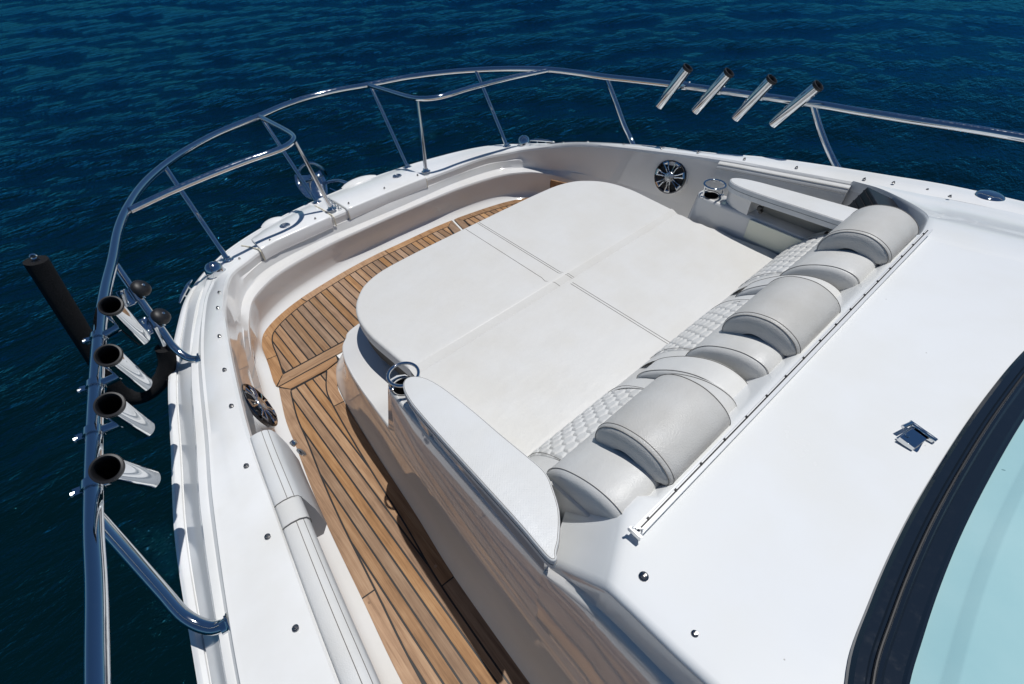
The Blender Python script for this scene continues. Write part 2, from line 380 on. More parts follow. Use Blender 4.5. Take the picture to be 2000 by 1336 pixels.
for i in range(NT):
    e = E[i]; out = e-B[i]; out[2] = 0; out /= np.linalg.norm(out); up = np.array((0, 0, 1.0))
    rows.append([e-up*.001, e+out*.010-up*.006, e+out*.012-up*.035, e+out*.004-up*.045, e-out*.006-up*.046])
o = Y(MB().add(*g_loft(rows)).build('rub_rail', GEL)); 
rows = []
for i in range(NT):
    e = E[i]; out = e-B[i]; out[2] = 0; out /= np.linalg.norm(out)
    r = []
    for z, ins in ((-.046, .006), (-.25, .03), (-.6, .10), (-1.0, .22), (-1.5, .42)):
        p = e-out*ins; p[2] = e[2]+z; r.append(p)
    rows.append(r)
Y(MB().add(*g_loft(rows)).build('hull', GEL))
# coaming: inner wall from the deck edge over the ledge to the cove at the floor
rows = []
for i in range(NT):
    a, k1, k2, f = A[i], K1f[i], K2f[i], F[i]
    inn = f-a; inn[2] = 0; inn = inn/(np.linalg.norm(inn)+1e-9)
    up = np.array((0, 0, 1.0)); t = min(i, NT-1-i)/NS; bw = float(np.clip((t-5.6)/1.2, 0, 1))
    cv = f-inn*.055; m1 = lerp(a, k1, .55)
    r = [a-up*.022, a-up*.06, m1, k1+up*(.03*bw+.0), k1-inn*0+inn*.010*bw+up*.006*bw, k1+inn*.022*bw, lerp(k1, k2, .8), k2-inn*.004*bw, k2, k2+inn*.005*bw-up*.006, k2+inn*.006*bw-up*.016, lerp(k2, cv, .5)*[1, 1, 0]+up*(.10), cv*[1, 1, 0]+up*.042, cv*[1, 1, 0]+inn*.002+up*.032, cv*[1, 1, 0]+inn*.010+up*.022, cv*[1, 1, 0]+inn*.026+up*.006, f*[1, 1, 0]-up*.004, f+inn*.02-up*.012]
    rows.append(r)
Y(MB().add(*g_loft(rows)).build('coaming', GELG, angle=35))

# ------------------------------------------------------------------ floor and teak
flr = [tuple(p[:2]) for p in F]+[(1.375, -1.0), (-1.375, -1.0)]
teakf = Y(MB().add(*g_prism(flr[:-2], -0.03, -0.0085)).build('teak_floor', GEL))
def T(o): o.parent = teakf; return o
caulk_polys = []
PITCH = 0.042; GAP = 0.0065
def plank(poly, m=TEAK, label=None):
    if len(poly) < 3: return
    A_ = abs(sum(poly[i-1][0]*poly[i][1]-poly[i][0]*poly[i-1][1] for i in range(len(poly))))/2
    if A_ < 2e-4: return
    cx = sum(p[0] for p in poly)/len(poly); cy = sum(p[1] for p in poly)/len(poly)
    dz = random.uniform(-.0006, .0006)
    o = MB().add(*g_prism(poly, -0.0075, 0.0+dz)).build('plank', m, smooth=False, origin=(cx, cy, 0)); T(o)
    bevel(o, 0.0009, 1, 50); return o
def caulk(poly):
    T(MB().add(*g_prism(poly, -0.0084, -0.0018)).build('caulking', CAULK, smooth=False))
def resample(poly, n):
    P = [np.array(p[:2]) for p in poly]; L = [0]
    for i in range(1, len(P)): L.append(L[-1]+np.linalg.norm(P[i]-P[i-1]))
    return [np.array([np.interp(s, L, [p[k] for p in P]) for k in (0, 1)]) for s in np.linspace(0, L[-1], n)]
def offset_line(line, d):
    out = []
    for i in range(len(line)):
        t = line[min(i+1, len(line)-1)]-line[max(i-1, 0)]; t = t/np.linalg.norm(t); out.append(line[i]+np.array([t[1], -t[0]])*d)
    return out
BW = 0.050
def band(outer, inner, cuts, m=TEAK):       # border strip between two lines of equal count, cut into pieces
    n = len(outer); ks = [0]+[int(c*(n-1)) for c in cuts]+[n-1]
    for a, b in zip(ks[:-1], ks[1:]):
        o_ = [outer[k].copy() for k in range(a, b+1)]; i_ = [inner[k].copy() for k in range(a, b+1)]
        for arr in (o_, i_):
            if a > 0: arr[0] = arr[0]+(arr[1]-arr[0])/np.linalg.norm(arr[1]-arr[0])*GAP*.4
            if b < n-1: arr[-1] = arr[-1]+(arr[-2]-arr[-1])/np.linalg.norm(arr[-2]-arr[-1])*GAP*.4
        plank([tuple(p) for p in o_]+[tuple(p) for p in i_[::-1]], m)
Fxy = [np.array(p[:2]) for p in F]
# --- bow panel, port and centre
def sub_line(pred): return [p for p in Fxy if pred(p)]
GX = 0.385
lp = [np.array((-1.148, 1.968))]+sub_line(lambda p: p[0] < GX-.005 and p[1] > 1.985 and (p[0] < 0 or p[1] > 2.4))+[np.array((GX-.005, 2.592))]
lp = resample(lp, 90); li = offset_line(lp, BW)
g0, g1 = np.array((GX-.008, 2.59)), np.array((GX-.13, 1.968))          # edge along the panel joint
li[-1] = np.array((GX-.075, 2.545)); li[0] = np.array((-1.094, 2.022))
outer_poly = [tuple(p) for p in lp]+[tuple(g1)]
caulk(outer_poly)
li2 = offset_line(lp, BW+GAP); li2[-1] = np.array((GX-.083, 2.538)); li2[0] = np.array((-1.088, 2.028))
band(lp, li, [.115, .40, .72], TEAK)
plank([tuple(g0), (GX-.128, 1.975), (GX-.190, 1.975), (GX-.071, 2.540)])                       # strip along the joint
plank([(-1.146, 1.960), (GX-.14, 1.960), (GX-.20, 2.019), (-1.092, 2.019)], TEAKX)               # aft strip
inner_poly = [tuple(p) for p in li2]+[(GX-.205, 2.0265)]
x = -1.12
while x < GX:
    plank(clip_x(inner_poly, x+GAP/2, x+PITCH-GAP/2)); x += PITCH
# --- bow panel, starboard
rp = [np.array((GX+.012, 2.588))]+[p for p in Fxy if p[0] > GX+.02 and p[1] > 1.985]+[np.array((1.148, 1.968))]
rp = resample(rp, 70); ri = offset_line(rp, BW); ri[0] = np.array((GX+.055, 2.535)); ri[-1] = np.array((1.094, 2.022))
caulk([tuple(p) for p in rp]+[(GX-.11, 1.968)])
band(rp, ri, [.62, .86], TEAK)
plank([(GX+.012, 2.587), (GX+.049, 2.535), (GX-.05, 1.975), (GX-.11, 1.975)])
ri2 = offset_line(rp, BW+GAP); ri2[0] = np.array((GX+.062, 2.528)); ri2[-1] = np.array((1.088, 2.028))
ip = [tuple(p) for p in ri2]+[(GX-.035, 2.0265)]
x = -1.12
while x < 1.15:
    plank(clip_x(ip, x+GAP/2, x+PITCH-GAP/2)); x += PITCH
# --- port side deck
wo_ = [(-1.143, 1.948), (-1.197, 1.739), (-1.222, 1.569), (-1.26, 1.329), (-1.287, 1.11), (-1.314, .81), (-1.34, .523), (-1.355, .1), (-1.36, -.8)]
wi_ = [(-.845, 1.905), (-.882, 1.845), (-.925, 1.76), (-.941, 1.68), (-.960, 1.516), (-.984, 1.242), (-1.005, .94), (-1.028, .716), (-1.037, .504), (-1.045, .1), (-1.05, -.8)]
Wo = resample([p[:2] for p in cr(wo_, 10)], 100); Wi = resample([p[:2] for p in cr(wi_, 10)], 100)
caulk([tuple(p) for p in Wo]+[tuple(p) for p in Wi[::-1]])
Woi = offset_line(Wo, -.046); Wii = offset_line(Wi, .049)
for i_ in range(len(Woi)):
    if Woi[i_][1] > 1.897: Woi[i_] = np.array((-1.104-.0002*i_, 1.897-.0002*i_))
for i_ in range(len(Wii)):
    if Wii[i_][1] > 1.889: Wii[i_] = np.array((-.915-.0002*i_, 1.889-.0002*i_))
band(Wo, Woi, [.42], TEAK); band(Wi, Wii, [.105, .47], TEAK)
plank([(-1.137, 1.953), (-.835, 1.951), (-.845, 1.916), (-.915, 1.896), (-1.103, 1.903)], TEAKX)
caulk([(-1.14, 1.948), (-1.14, 1.97), (-.83, 1.97), (-.83, 1.90), (-.95, 1.89)])
Wo2 = offset_line(Wo, -.046-GAP); Wi2 = offset_line(Wi, .049+GAP)
walk = [p for p in Wo2 if p[1] < 1.885]+[p for p in Wi2 if p[1] < 1.885][::-1]
walk = [np.array((-1.104, 1.888))]+walk+[np.array((-.925, 1.884))]
x = -1.12-7*PITCH
while x < -.88:
    plank(clip_x([tuple(p) for p in walk], x+GAP/2, x+PITCH-GAP/2)); x += PITCH
for (x, y) in ((-1.118, 2.0), (-1.07, 1.985), (-1.045, 2.355), (-.62, 2.545), (.33, 2.575), (.52, 2.55), (-1.06, .735), (-1.30, .79)):
    T(MB().add(*g_lathe([(.0055, -.002), (.0055, .0012)], (x, y, 0), seg=10)).build('plug', TEAKX))

# ------------------------------------------------------------------ sun pad pedestal and cabin sides
Pb = [(-1.05, -1.0), (-1.043, 0), (-1.033, .504), (-1.022, .716), (-1.0, .94), (-.978, 1.242), (-.955, 1.516), (-.935, 1.68), (-.905, 1.80), (-.845, 1.90), (-.74, 1.955), (-.4, 1.985), (0, 1.99)]
Pm = [(-.985, -1.0), (-.98, 0), (-.972, .45), (-.965, .65), (-.952, .88), (-.938, 1.16), (-.926, 1.36), (-.908, 1.50), (-.879, 1.60), (-.838, 1.655), (-.755, 1.705), (-.4, 1.735), (0, 1.74)]
def full2(c): h = cr([(*p, 0) for p in c], 8); return h+[np.array((-p[0], p[1], 0)) for p in h[-2::-1]]
PB, PM = full2(Pb), full2(Pm); up = np.array((0, 0, 1.0)); ZS = .34
rows = []
for b_, m_ in zip(PB, PM):
    inn = m_-b_; inn /= (np.linalg.norm(inn)+1e-9)
    rows.append([b_-inn*.012-up*.006, b_-inn*.004+up*.004, lerp(b_, m_, .10)+up*.02, lerp(b_, m_, .34)+up*.055, lerp(b_, m_, .60)+up*.12, lerp(b_, m_, .84)+up*.23, m_+up*(ZS-.016), m_+inn*.005+up*(ZS-.004), m_+inn*.016+up*ZS])
mb = MB().add(*g_loft(rows))
n_ = len(rows[0]); mb.f.append(tuple(i*n_+n_-1 for i in range(len(rows))))
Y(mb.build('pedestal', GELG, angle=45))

def apply_bool(o, cutter):
    md = o.modifiers.new('b', 'BOOLEAN'); md.operation = 'DIFFERENCE'; md.object = cutter; md.solver = 'EXACT'
    bpy.context.view_layer.update(); dg = bpy.context.evaluated_depsgraph_get()
    me = D.meshes.new_from_object(o.evaluated_get(dg)); o.modifiers.remove(md); o.data = me
    D.objects.remove(cutter, do_unlink=True)
def arm_z(x, y): return .706+(.95-y)*.062
ARM = [(-.926, .284), (-.937, .272), (-.947, .274), (-.951, .288), (-.9495, .32), (-.945, .39), (-.941, .52), (-.937, .66), (-.932, .785), (-.926, .87), (-.912, .932), (-.889, .960), (-.862, .953), (-.838, .915), (-.824, .845), (-.815, .72), (-.812, .61), (-.808, .515), (-.806, .46), (-.810, .43), (-.823, .40), (-.855, .345), (-.90, .301)]
ARMs = [p[:2] for p in cr([(*p, 0) for p in ARM], 4, True)]
for s in (-1, 1):
    side = 'port' if s < 0 else 'starboard'
    m1 = lambda P: [(-p[0]*s, *p[1:]) for p in P]
    # lower block carrying cup holder
    low = [(-.9755, .300), (-.970, .55), (-.953, .90), (-.946, 1.06), (-.9435, 1.115), (-.905, 1.133), (-.865, 1.135), (-.828, 1.11), (-.815, 1.06), (-.812, .8), (-.812, .300)]
    hi = [(-.9355, .300), (-.933, .55), (-.925, .90), (-.918, 1.04), (-.908, 1.075), (-.888, 1.092), (-.862, 1.092), (-.838, 1.075), (-.828, 1.04), (-.825, .8), (-.825, .300)]
    r0 = [(*p, ZS-.004) for p in low]; r1 = [(*p, .582) for p in hi]
    hi2 = offset_poly(hi, .010); r2 = [(hi[i][0]*.7+hi2[i][0]*.3, hi[i][1]*.7+hi2[i][1]*.3, .594) for i in range(len(hi))]; r3 = [(*p, .60) for p in hi2]
    blk = Y(MB().add(*g_loft([m1(r) for r in (r0, r1, r2, r3)], True, True)).build('armrest_block', GELG, angle=50))
    cx, cy = .873*s, 1.028
    cut = MB().add(*g_lathe([(.036, .50), (.036, .70)], (cx, cy, 0), seg=32)).build('cut', HOLE)
    apply_bool(blk, cut)
    ch = Y(MB().add(*g_lathe([(.0355, .505), (.0355, .596), (.039, .602), (.041, .6018), (.041, .6005), (.0345, .597), (.0345, .512), (.001, .512)], (cx, cy, 0), seg=32, cap=False)).build('cup_holder', BLACK))
    mb = MB().add(*g_torus((.866*s, 1.02, .659), (0, 0, 1), .048, .0052, 48, 10))
    for a in (2.6, 5.6):
        px, py = .866*s+.048*math.cos(a), 1.02+.048*math.sin(a)
        mb.add(*g_tube([(px, py, .657), (px, py, .600)], .0038, 8)); mb.add(*g_lathe([(.009, .6005), (.009, .604), (.005, .606)], (px, py, 0), seg=12))
    o = mb.build('cup_ring', CHR); o.parent = ch
    # upper block: nose, outer wall, aft end, open cubby towards the sun pad
    up_out = offset_poly(ARMs, .008)
    def upper(poly, z0=.598): 
        v0 = [(-p[0]*s, p[1], z0) for p in poly]; v1 = [(-p[0]*s, p[1], arm_z(*p[:2])-.046) for p in poly]
        return g_loft([v0, v1], True, True)
    nose = [(p[0], p[1]) for p in up_out if p[1] > .80]
    nose = nose if True else nose
    mb = MB().add(*upper(nose)); mb.add(*upper([(-.936, .31), (-.918, .79), (-.903, .79), (-.918, .31)])); mb.add(*upper([(-.930, .31), (-.928, .46), (-.83, .46), (-.846, .39)]))
    o = mb.build('armrest_riser', GELG, angle=50); o.parent = blk
    bx = MB().add(*g_box((.902*s, .625, .632), (.006, .32, .066))).build('cubby_shade_sheet', mat('cubby_shade_%s' % side, (.30, .29, .26), .5)); bx.parent = blk  # thin sheet coloured dark to stand for the shade inside the cubby
    pn = MB().add(*g_box((.816*s, .62, .545), (.006, .345, .098))).build('locker_panel', CREAM); pn.parent = blk; bevel(pn, .003)
    for yy in (.775, .48):
        bb = MB().add(*g_box((.845*s, yy, .642), (.02, .02, .018))).add(*g_lathe([(.008, 0), (.008, .016)], (.84*s, yy-.012, .636), (-s, 0, 0), 10)).build('hinge', BLACK); bb.parent = blk
    # cushion on the armrest
    cu = MB().add(*g_cushion(m1(ARMs), lambda x, y: arm_z(x, y), .044, .0065)).build('cushion', VPERF, angle=60)
    root = empty('armrest_cushion', (.88*s, .6, .66)); cu.parent = root; cu.location = -root.location
    tag(root, 'long white perforated armrest cushion beside the teak side deck' if s < 0 else 'smooth white armrest cushion over the open cubby below the far gunwale', 'cushion', 'armrest cushions')
    ed = offset_poly(ARMs, .0042)
    st = MB().add(*g_tube([(-p[0]*s, p[1], arm_z(*p)-.001) for p in ed], 0.0009, 5, closed=True)); ed = offset_poly(ARMs, -.0004)
    st.add(*g_tube([(-p[0]*s, p[1], arm_z(*p)-.022) for p in ed], 0.0009, 5, closed=True))
    o = st.build('stitching', STITCH); o.parent = root; o.location = -root.location

# ------------------------------------------------------------------ cabin roof
prof = [(.36, .618), (.30, .683), (.225, .7665), (.211, .782), (.206, .7865), (.200, .7905), (.192, .7940), (.183, .7960), (.165, .7975), (.10, .802), (.0, .812), (-.05, .822), (-.10, .829), (-.16, .840), (-.24, .85), (-.5, .88), (-1.0, .90)]
colx = [(-.9175, -.015), (-.9165, -.0105), (-.914, -.0062), (-.910, -.0028), (-.906, -.0008), (-.902, 0), (-.87, 0), (-.83, 0), (-.79, 0), (-.765, 0), (-.72, .001), (-.69, .003), (-.6, .006), (-.3, .012), (0, .014), (.3, .012), (.6, .006), (.80, 0)]
rows = []
for (y, z) in prof:
    rr = []
    for (x, dz) in colx:
        k = np.clip((.36-y)/.15, 0, 1); zz = z+dz*(1 if dz < 0 else k)
        ys_ = (.03-.55*max(0, -.77-x))*float(np.clip((y-.12)/.05, 0, 1)) if x < -.70 else .0
        rr.append((x, y+ys_, zz))
    rows.append(rr)
roof = Y(MB().add(*g_loft(rows)).build('cabin_roof', GEL2, angle=40))
rows = []
pmx = lambda y: float(np.interp(-y, [-p[1] for p in Pm][::-1], [p[0] for p in Pm][::-1])) if False else float(np.interp(y, [p[1] for p in Pm], [p[0] for p in Pm]))
for (y, z) in [q for q in prof if q[0] <= .36]:
    zt = z-.015; xb = pmx(y); kz = float(np.clip((.34-y)/.14, 0, 1)); ch = zt-.085*kz-.01
    y = y+(.03-.55*.145)*float(np.clip((y-.12)/.05, 0, 1))
    rows.append([(xb, y, ZS-.018), (xb+.004, y, ZS+.02), (lerp((xb,), (-.942,), .35)[0], y, ZS+(ch-ZS)*.30), (lerp((xb,), (-.942,), .75)[0], y, ZS+(ch-ZS)*.68), (-.9425, y, ch-.012), (-.940, y, ch-.003), (-.936, y, ch+.003*kz), (-.928-.004*(1-kz), y, ch+.010*kz), (-.922, y, ch+.03*kz), (-.9185, y, zt-.006), (-.9175, y, zt)])
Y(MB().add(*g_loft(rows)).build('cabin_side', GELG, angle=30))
# starboard side deck closing the walkway
fc = cr([(.74, .193, .784), (.80, .193, .7925), (.90, .205, .788), (1.0, .225, .772), (1.15, .285, .722), (1.27, .37, .682), (1.345, .48, .660), (1.375, .60, .642)], 6)
bc = cr([(.74, -1.0, .895), (.80, -1.0, .895), (.90, -1.0, .885), (1.0, -1.0, .87), (1.15, -1.0, .835), (1.27, -1.0, .79), (1.36, -1.0, .752), (1.455, -1.0, .733)], 6)
rows = []
py_, pz_ = [p[0] for p in prof][::-1], [p[1] for p in prof][::-1]
ay_, az_ = [p[1] for p in A0], [p[2] for p in A0]
for k_, (p, q) in enumerate(zip(fc, bc)):
    w_ = min(1, max(0, (p[0]-.79)/.56)); w_ = w_*w_*(3-2*w_)
    r = [np.array(p)+np.array((0, .012, -.05)), np.array(p)+np.array((0, .006, -.014)), np.array(p)+np.array((0, .002, -.003)), np.array(p)]
    for t in (.02, .06, .1, .16, .22, .3, .36, .5, .75, 1):
        xy = lerp(p, q, t); dzr = np.interp(xy[1], py_, pz_)-np.interp(min(p[1], .193), py_, pz_); dza = np.interp(xy[1], ay_, az_)-np.interp(p[1], ay_, az_)
        r.append(np.array((xy[0], xy[1], p[2]+(1-w_)*dzr+w_*dza+.003)))
    rows.append(r)
Y(MB().add(*g_loft(rows)).build('side_deck', GEL2, angle=50))
rows = [[np.array(p)+np.array((0, .011, -.048)), np.array(p)*[1, 1, 0]+np.array((-.02, .09, .45)), np.array(p)*[1, 1, 0]+np.array((-.04, .25, -.01))] for p in fc]
Y(MB().add(*g_loft(rows)).build('bulkhead', GELG))
R_ = Matrix.Rotation(math.radians(36), 3, 'Z') @ Matrix.Rotation(math.radians(22), 3, 'X')
vc = Vector((1.125, .435, .640))
st = MB().add(*g_box(vc+R_ @ Vector((0, -.05, 0)), (.25, .14, .12), R_)).build('step_vent', BLACK); bevel(st, .004); Y(st)
o = MB().add(*g_box(vc+R_ @ Vector((-.05, .03, -.085)), (.16, .05, .04), R_)).build('step_pad', RUB); o.parent = st
for k in range(4):
    o = MB().add(*g_box(vc+R_ @ Vector((0, .022, -.042+.028*k)), (.235, .006, .006), R_)).build('louvre', RUB); o.parent = st
# windscreen
wc = cr([(-1.15, -.45, .845), (-.95, -.29, .848), (-.763, -.205, .850), (-.615, -.180, .851), (-.40, -.165, .852), (-.15, -.164, .853), (.07, -.172, .853), (.29, -.190, .852), (.6, -.235, .851), (.95, -.33, .848)], 8)
def wrow(dy, dz): return [np.array(p)+np.array((0, dy, dz)) for p in wc]
ws = Y(MB().add(*g_loft([wrow(.004, -.03), wrow(.002, .006), wrow(-.004, .013), wrow(-.018, .016), wrow(-.022, .013), wrow(-.026, .014), wrow(-.031, .022), wrow(-.036, .024), wrow(-.041, .021), wrow(-.062, .026), wrow(-.066, .030), wrow(-.071, .029), wrow(-.074, .020)])).build('windscreen_frame', FRAME, angle=30))
rows = [wrow(-.072, .024), wrow(-.100, .036), wrow(-.104, .0385), wrow(-.116, .050), wrow(-.120, .052), wrow(-.2, .078), wrow(-.4, .16), wrow(-.8, .34)]
o = MB().add(*g_loft(rows)).build('windscreen', GLASS); o.parent = ws
o = MB().add(*g_tube([p+np.array((0, -.0285, .0175)) for p in map(np.array, wc)], .0026, 6)).build('gasket', RUB); o.parent = ws
# awning track in front of the roof
mb = MB().add(*g_box((0, .1815, .8155), (1.605, .020, .007))).add(*g_box((0, .1885, .8210), (1.605, .004, .006))).add(*g_box((0, .1735, .8215), (1.605, .006, .007)))
trk = Y(mb.build('awning_track', mat('track_aluminium', (.70, .71, .72), .35, metal=.2), smooth=False))
mb = MB().add(*g_box((0, .1818, .8195), (1.59, .0032, .0012)))
for k in range(17): mb.add(*g_box((-.76+k*.095, .1830, .8205), (.005, .006, .003)))
o = mb.build('slot', BLACK, smooth=False); o.parent = trk
o = MB().add(*g_box((-.806, .181, .822), (.006, .03, .014))).add(*g_tube([(-.812, .196, .824), (-.80, .188, .829), (-.79, .176, .826), (-.806, .168, .823)], .003, 6)).build('end_fitting', CHRD); o.parent = trk
# latch on the roof
R_ = Matrix.Rotation(math.radians(-12), 3, 'Z')
lc = Vector((-.185, -.105, .8405))
def lb(c, s_): return g_box(lc+R_ @ Vector(c), s_, R_)
lt = MB().add(*lb((-.002, .0, .0025), (.060, .046, .005))).add(*lb((-.012, .002, .014), (.044, .034, .004))).add(*lb((-.034, .002, .009), (.004, .034, .014)))
lt.add(*lb((.020, .0, .010), (.010, .050, .014))).add(*g_tube([lc+R_ @ Vector((.020, -.028, .017)), lc+R_ @ Vector((.020, .032, .017))], .0055, 10)).add(*g_tube([lc+R_ @ Vector((.018, .027, .020)), lc+R_ @ Vector((-.014, .030, .024))], .0045, 10))
lt.add(*lb((.002, -.028, .004), (.008, .016, .004))).add(*lb((.018, -.030, .004), (.008, .016, .004)))
for hx, hy in ((.030, .014), (.030, -.012)): lt.add(*g_lathe([(.004, .003), (.004, .012), (.002, .013)], lc+R_ @ Vector((hx, hy, 0)), seg=8))
lt.add(*g_lathe([(.0045, .016), (.0045, .0185), (.002, .019)], lc+R_ @ Vector((-.020, .012, 0)), seg=10))
lt = Y(lt.build('hinge_latch', CHR)); bevel(lt, .001)
# panel screws and snaps
def snap(p, r=.0075, name='snap_button'):
    mb = MB().add(*g_lathe([(r*1.15, 0), (r*1.15, .0015), (r*.8, .003), (r*.75, .006), (r*.45, .0078), (.0005, .008)], p, seg=12, cap=False)).add(*g_lathe([(r*.35, .008), (r*.3, .0092)], Vector(p)+Vector((r*.25, -r*.2, 0)), seg=8))
    return Y(mb.build(name, SNAP))
for p in ((-.852, .12, .8005), (-.868, -.003, .808), (-.855, -.14, .836)): snap(p, .0085, 'roof_stud')
for y in (2.29, 2.09, 1.86, 1.61, 1.37, 1.10, .83, .57): snap(deck_at(y, .26, -1)+Vector((0, 0, .004)), .0065)
for y in (2.29, 2.09, 1.86, 1.62, 1.39, 1.12, .86, .58): snap(deck_at(y, .26, 1)+Vector((0, 0, .004)), .0065)
for p in ((1.45, .46, .655), (1.468, .33, .66), (1.39, .235, .695)): snap(p, .0065)
for x, y in ((-.76, 2.70), (-.47, 2.735), (-.24, 2.755), (.02, 2.765), (.27, 2.76), (-.95, 2.66)): snap((x, y, .312 if -.82 < x < .31 else .303), .0055)
# chrome oval fuel/deck plate on the starboard gunwale
p = deck_at(.10, .62, 1); ov = MB().add(*g_lathe([(.001, .014), (.030, .013), (.045, .010), (.052, .004), (.053, 0)][::-1], p+Vector((.015, 0, -.002)), seg=28, cap=False)).build('deck_plate', CHR)
Y(ov)

# ------------------------------------------------------------------ bow hatches, chocks, lights, cleats
def hatch(x0, x1, name):
    n = 14; rows = []
    for k in range(n+1):
        x = x0+(x1-x0)*k/n
        i = min(range(NT), key=lambda i: abs(A[i][0]-x) if A[i][1] > 2.5 else 9); a, b = A[i].copy(), B[i].copy(); a[0] = x; b[0] = x
        rows.append([a+np.array((0, -.012, -.062)), a+np.array((0, -.016, -.058)), a+np.array((0, -.017, .004)), a+np.array((0, -.012, .013)), a+np.array((0, .004, .017)), lerp(a, b, .4)+up*.022, lerp(a, b, .72)+up*.020, lerp(a, b, .9)+up*.006, b+up*.003])
    m_ = len(rows[0]); mb = MB().add(*g_loft(rows)); nv = len(mb.v)
    mb.f.append(tuple(range(m_))); mb.f.append(tuple(nv-m_+k for k in range(m_))[::-1])
    return bevel(Y(mb.build(name, GEL, angle=35)), .004)
hatch(-.278, .300, 'anchor_hatch'); hatch(-.832, -.392, 'locker_hatch')
for x in (-.287, .309, -.841, -.383):
    i = min(range(NT), key=lambda i: abs(A[i][0]-x) if A[i][1] > 2.5 else 9)
    Y(MB().add(*g_tube([A[i]+np.array((0, -.013, -.06)), A[i]+np.array((0, -.014, .0)), A[i]+np.array((0, -.002, .008)), lerp(A[i], B[i], .45)+up*.010, lerp(A[i], B[i], .8)+up*.006], .0036, 6)).build('hatch_seal', PIPE))
for (x, y, sx) in ((.0, 3.095, .13), (-.64, 3.0, .08)):
    rows = []
    for k in range(9):
        t = k/8; r = math.sin(math.pi*min(max(t*.94+.03, 0), 1))**.6
        rows.append([(x+(t-.5)*2*sx, y+.055*math.cos(a)*r, .240+.026*math.sin(a)*r) for a in [math.pi*j/10 for j in range(11)]])
    Y(MB().add(*g_loft(rows)).build('bow_chock', GEL))
for (x, y, z) in ((.178, 2.87, .300), (-.632, 2.80, .306)):
    Y(MB().add(*g_lathe([(.030, 0), (.030, .003), (.024, .005), (.022, .003), (.001, .003)], (x, y, z), seg=24, cap=False)).build('deck_filler', CHRD))
# chain in the hatch gap
mb = MB()
for k in range(9):
    c = Vector((-.300, 2.76+.021*k, .300)); mb.add(*g_torus(c, (1, 0, 0) if k % 2 else (0, .3, 1), .009, .0026, 12, 6))
Y(mb.build('chain', CHRD))
for s in (-1, 1):
    c = Vector((1.086*s, 2.612, .297)); ax = Vector((s*.12, .1, 1))
    nl = Y(MB().add(*g_lathe([(.048, 0), (.048, .006), (.0455, .009), (.0455, .026), (.042, .044), (.033, .060), (.019, .070), (.001, .0735)], c, ax, 28, False)).build('navigation_light', CHR))
    o = MB().add(*g_lathe([(.050, -.004), (.050, .004), (.046, .006)], c, ax, 28)).build('gasket', RUB); o.parent = nl
    o = MB().add(*g_lathe([(.0075, .050), (.007, .060), (.001, .062)], c, Vector((s*.5, .35, 1)), 12, False)).build('lens', mat('lens_red_%d' % s, (.35, .02, .02) if s < 0 else (.02, .2, .05), .1)); o.parent = nl
    # cleat on the outer edge
    q = Vector((1.225*s, 2.585, .245)); t = Vector((-.55*s, .83, 0)).normalized(); w = Vector((.83*s, .55, 0)).normalized()
    mb = MB().add(*g_tube([q+w*.035+t*d+Vector((0, 0, h)) for d, h in ((-.095, .036), (-.05, .042), (0, .043), (.05, .042), (.095, .036))], [.004, .009, .010, .009, .004], 10))
    for d in (-.032, .032): mb.add(*g_tube([q+w*.035+t*d+Vector((0, 0, .040)), q+w*.02+t*d+Vector((0, 0, .0)), q-w*.012+t*d+Vector((0, 0, -.01))], [.007, .008, .012], 8))
    Y(mb.build('cleat', CHR))
# teak table leaf standing at the starboard coaming
tb = Y(MB().add(*g_box((1.02, 2.19, .155), (.012, .12, .09), Matrix.Rotation(.35, 3, 'Z'))).build('folding_step', TEAK)); bevel(tb, .003)
o = MB().add(*g_box((1.005, 2.245, .16), (.014, .012, .05))).build('hinge', BLACK); o.parent = tb

# ------------------------------------------------------------------ speakers
for s in (-1, 1):
    c = Vector((1.262*s, 1.497, .390)); nrm = Vector((-.95*s, -.14, .27)).normalized()
    sp = Y(MB().add(*g_lathe([(.106, -.05), (.104, -.012), (.101, -.002), (.097, .002)], c, nrm, 40)).build('speaker', GEL))
    o = MB().add(*g_lathe([(.0985, -.002), (.0985, .010), (.094, .014), (.088, .013), (.082, .006), (.080, .0035)], c, nrm, 40, False)).build('bezel', chrome('gunmetal_%d' % s, (.10, .10, .105), .12)); o.parent = sp
    o = MB().add(*g_lathe([(.081, .004), (.050, -.004 +.010), (.030, .0045), (.001, .0045)], c, nrm, 32, False)).build('cone', mat('cone_%d' % s, (.008, .008, .009), .45)); o.parent = sp
    o = MB().add(*g_lathe([(.030, .006), (.030, .018), (.027, .022), (.014, .024), (.001, .0245)], c, nrm, 28, False)).build('dust_cap', CHRD); o.parent = sp
    x_, y_, z_ = frame(nrm)
    for k in range(7):
        a = 2*math.pi*k/7+.35; mb = MB()
        for da0, da1 in ((-.13, -.17), (.13, .17)):
            f_ = lambda r, aa, h: c+x_*(r*math.cos(aa))+y_*(r*math.sin(aa))+z_*h
            mb.add(*g_tube([f_(.028, a+da0*1.6, .014), f_(.055, a+da0*1.05, .017), f_(.084, a+da1, .014)], [.0045, .0036, .0046], 8))
        f0 = lambda r, aa, h: c+x_*(r*math.cos(aa))+y_*(r*math.sin(aa))+z_*h
        mb.add(*g_loft([[f0(.078, a-.20, .014), f0(.078, a+.20, .014)], [f0(.084, a-.20, .018), f0(.084, a+.20, .018)], [f0(.093, a-.19, .016), f0(.093, a+.19, .016)]]))
        o = mb.build('spoke', CHR); o.parent = sp
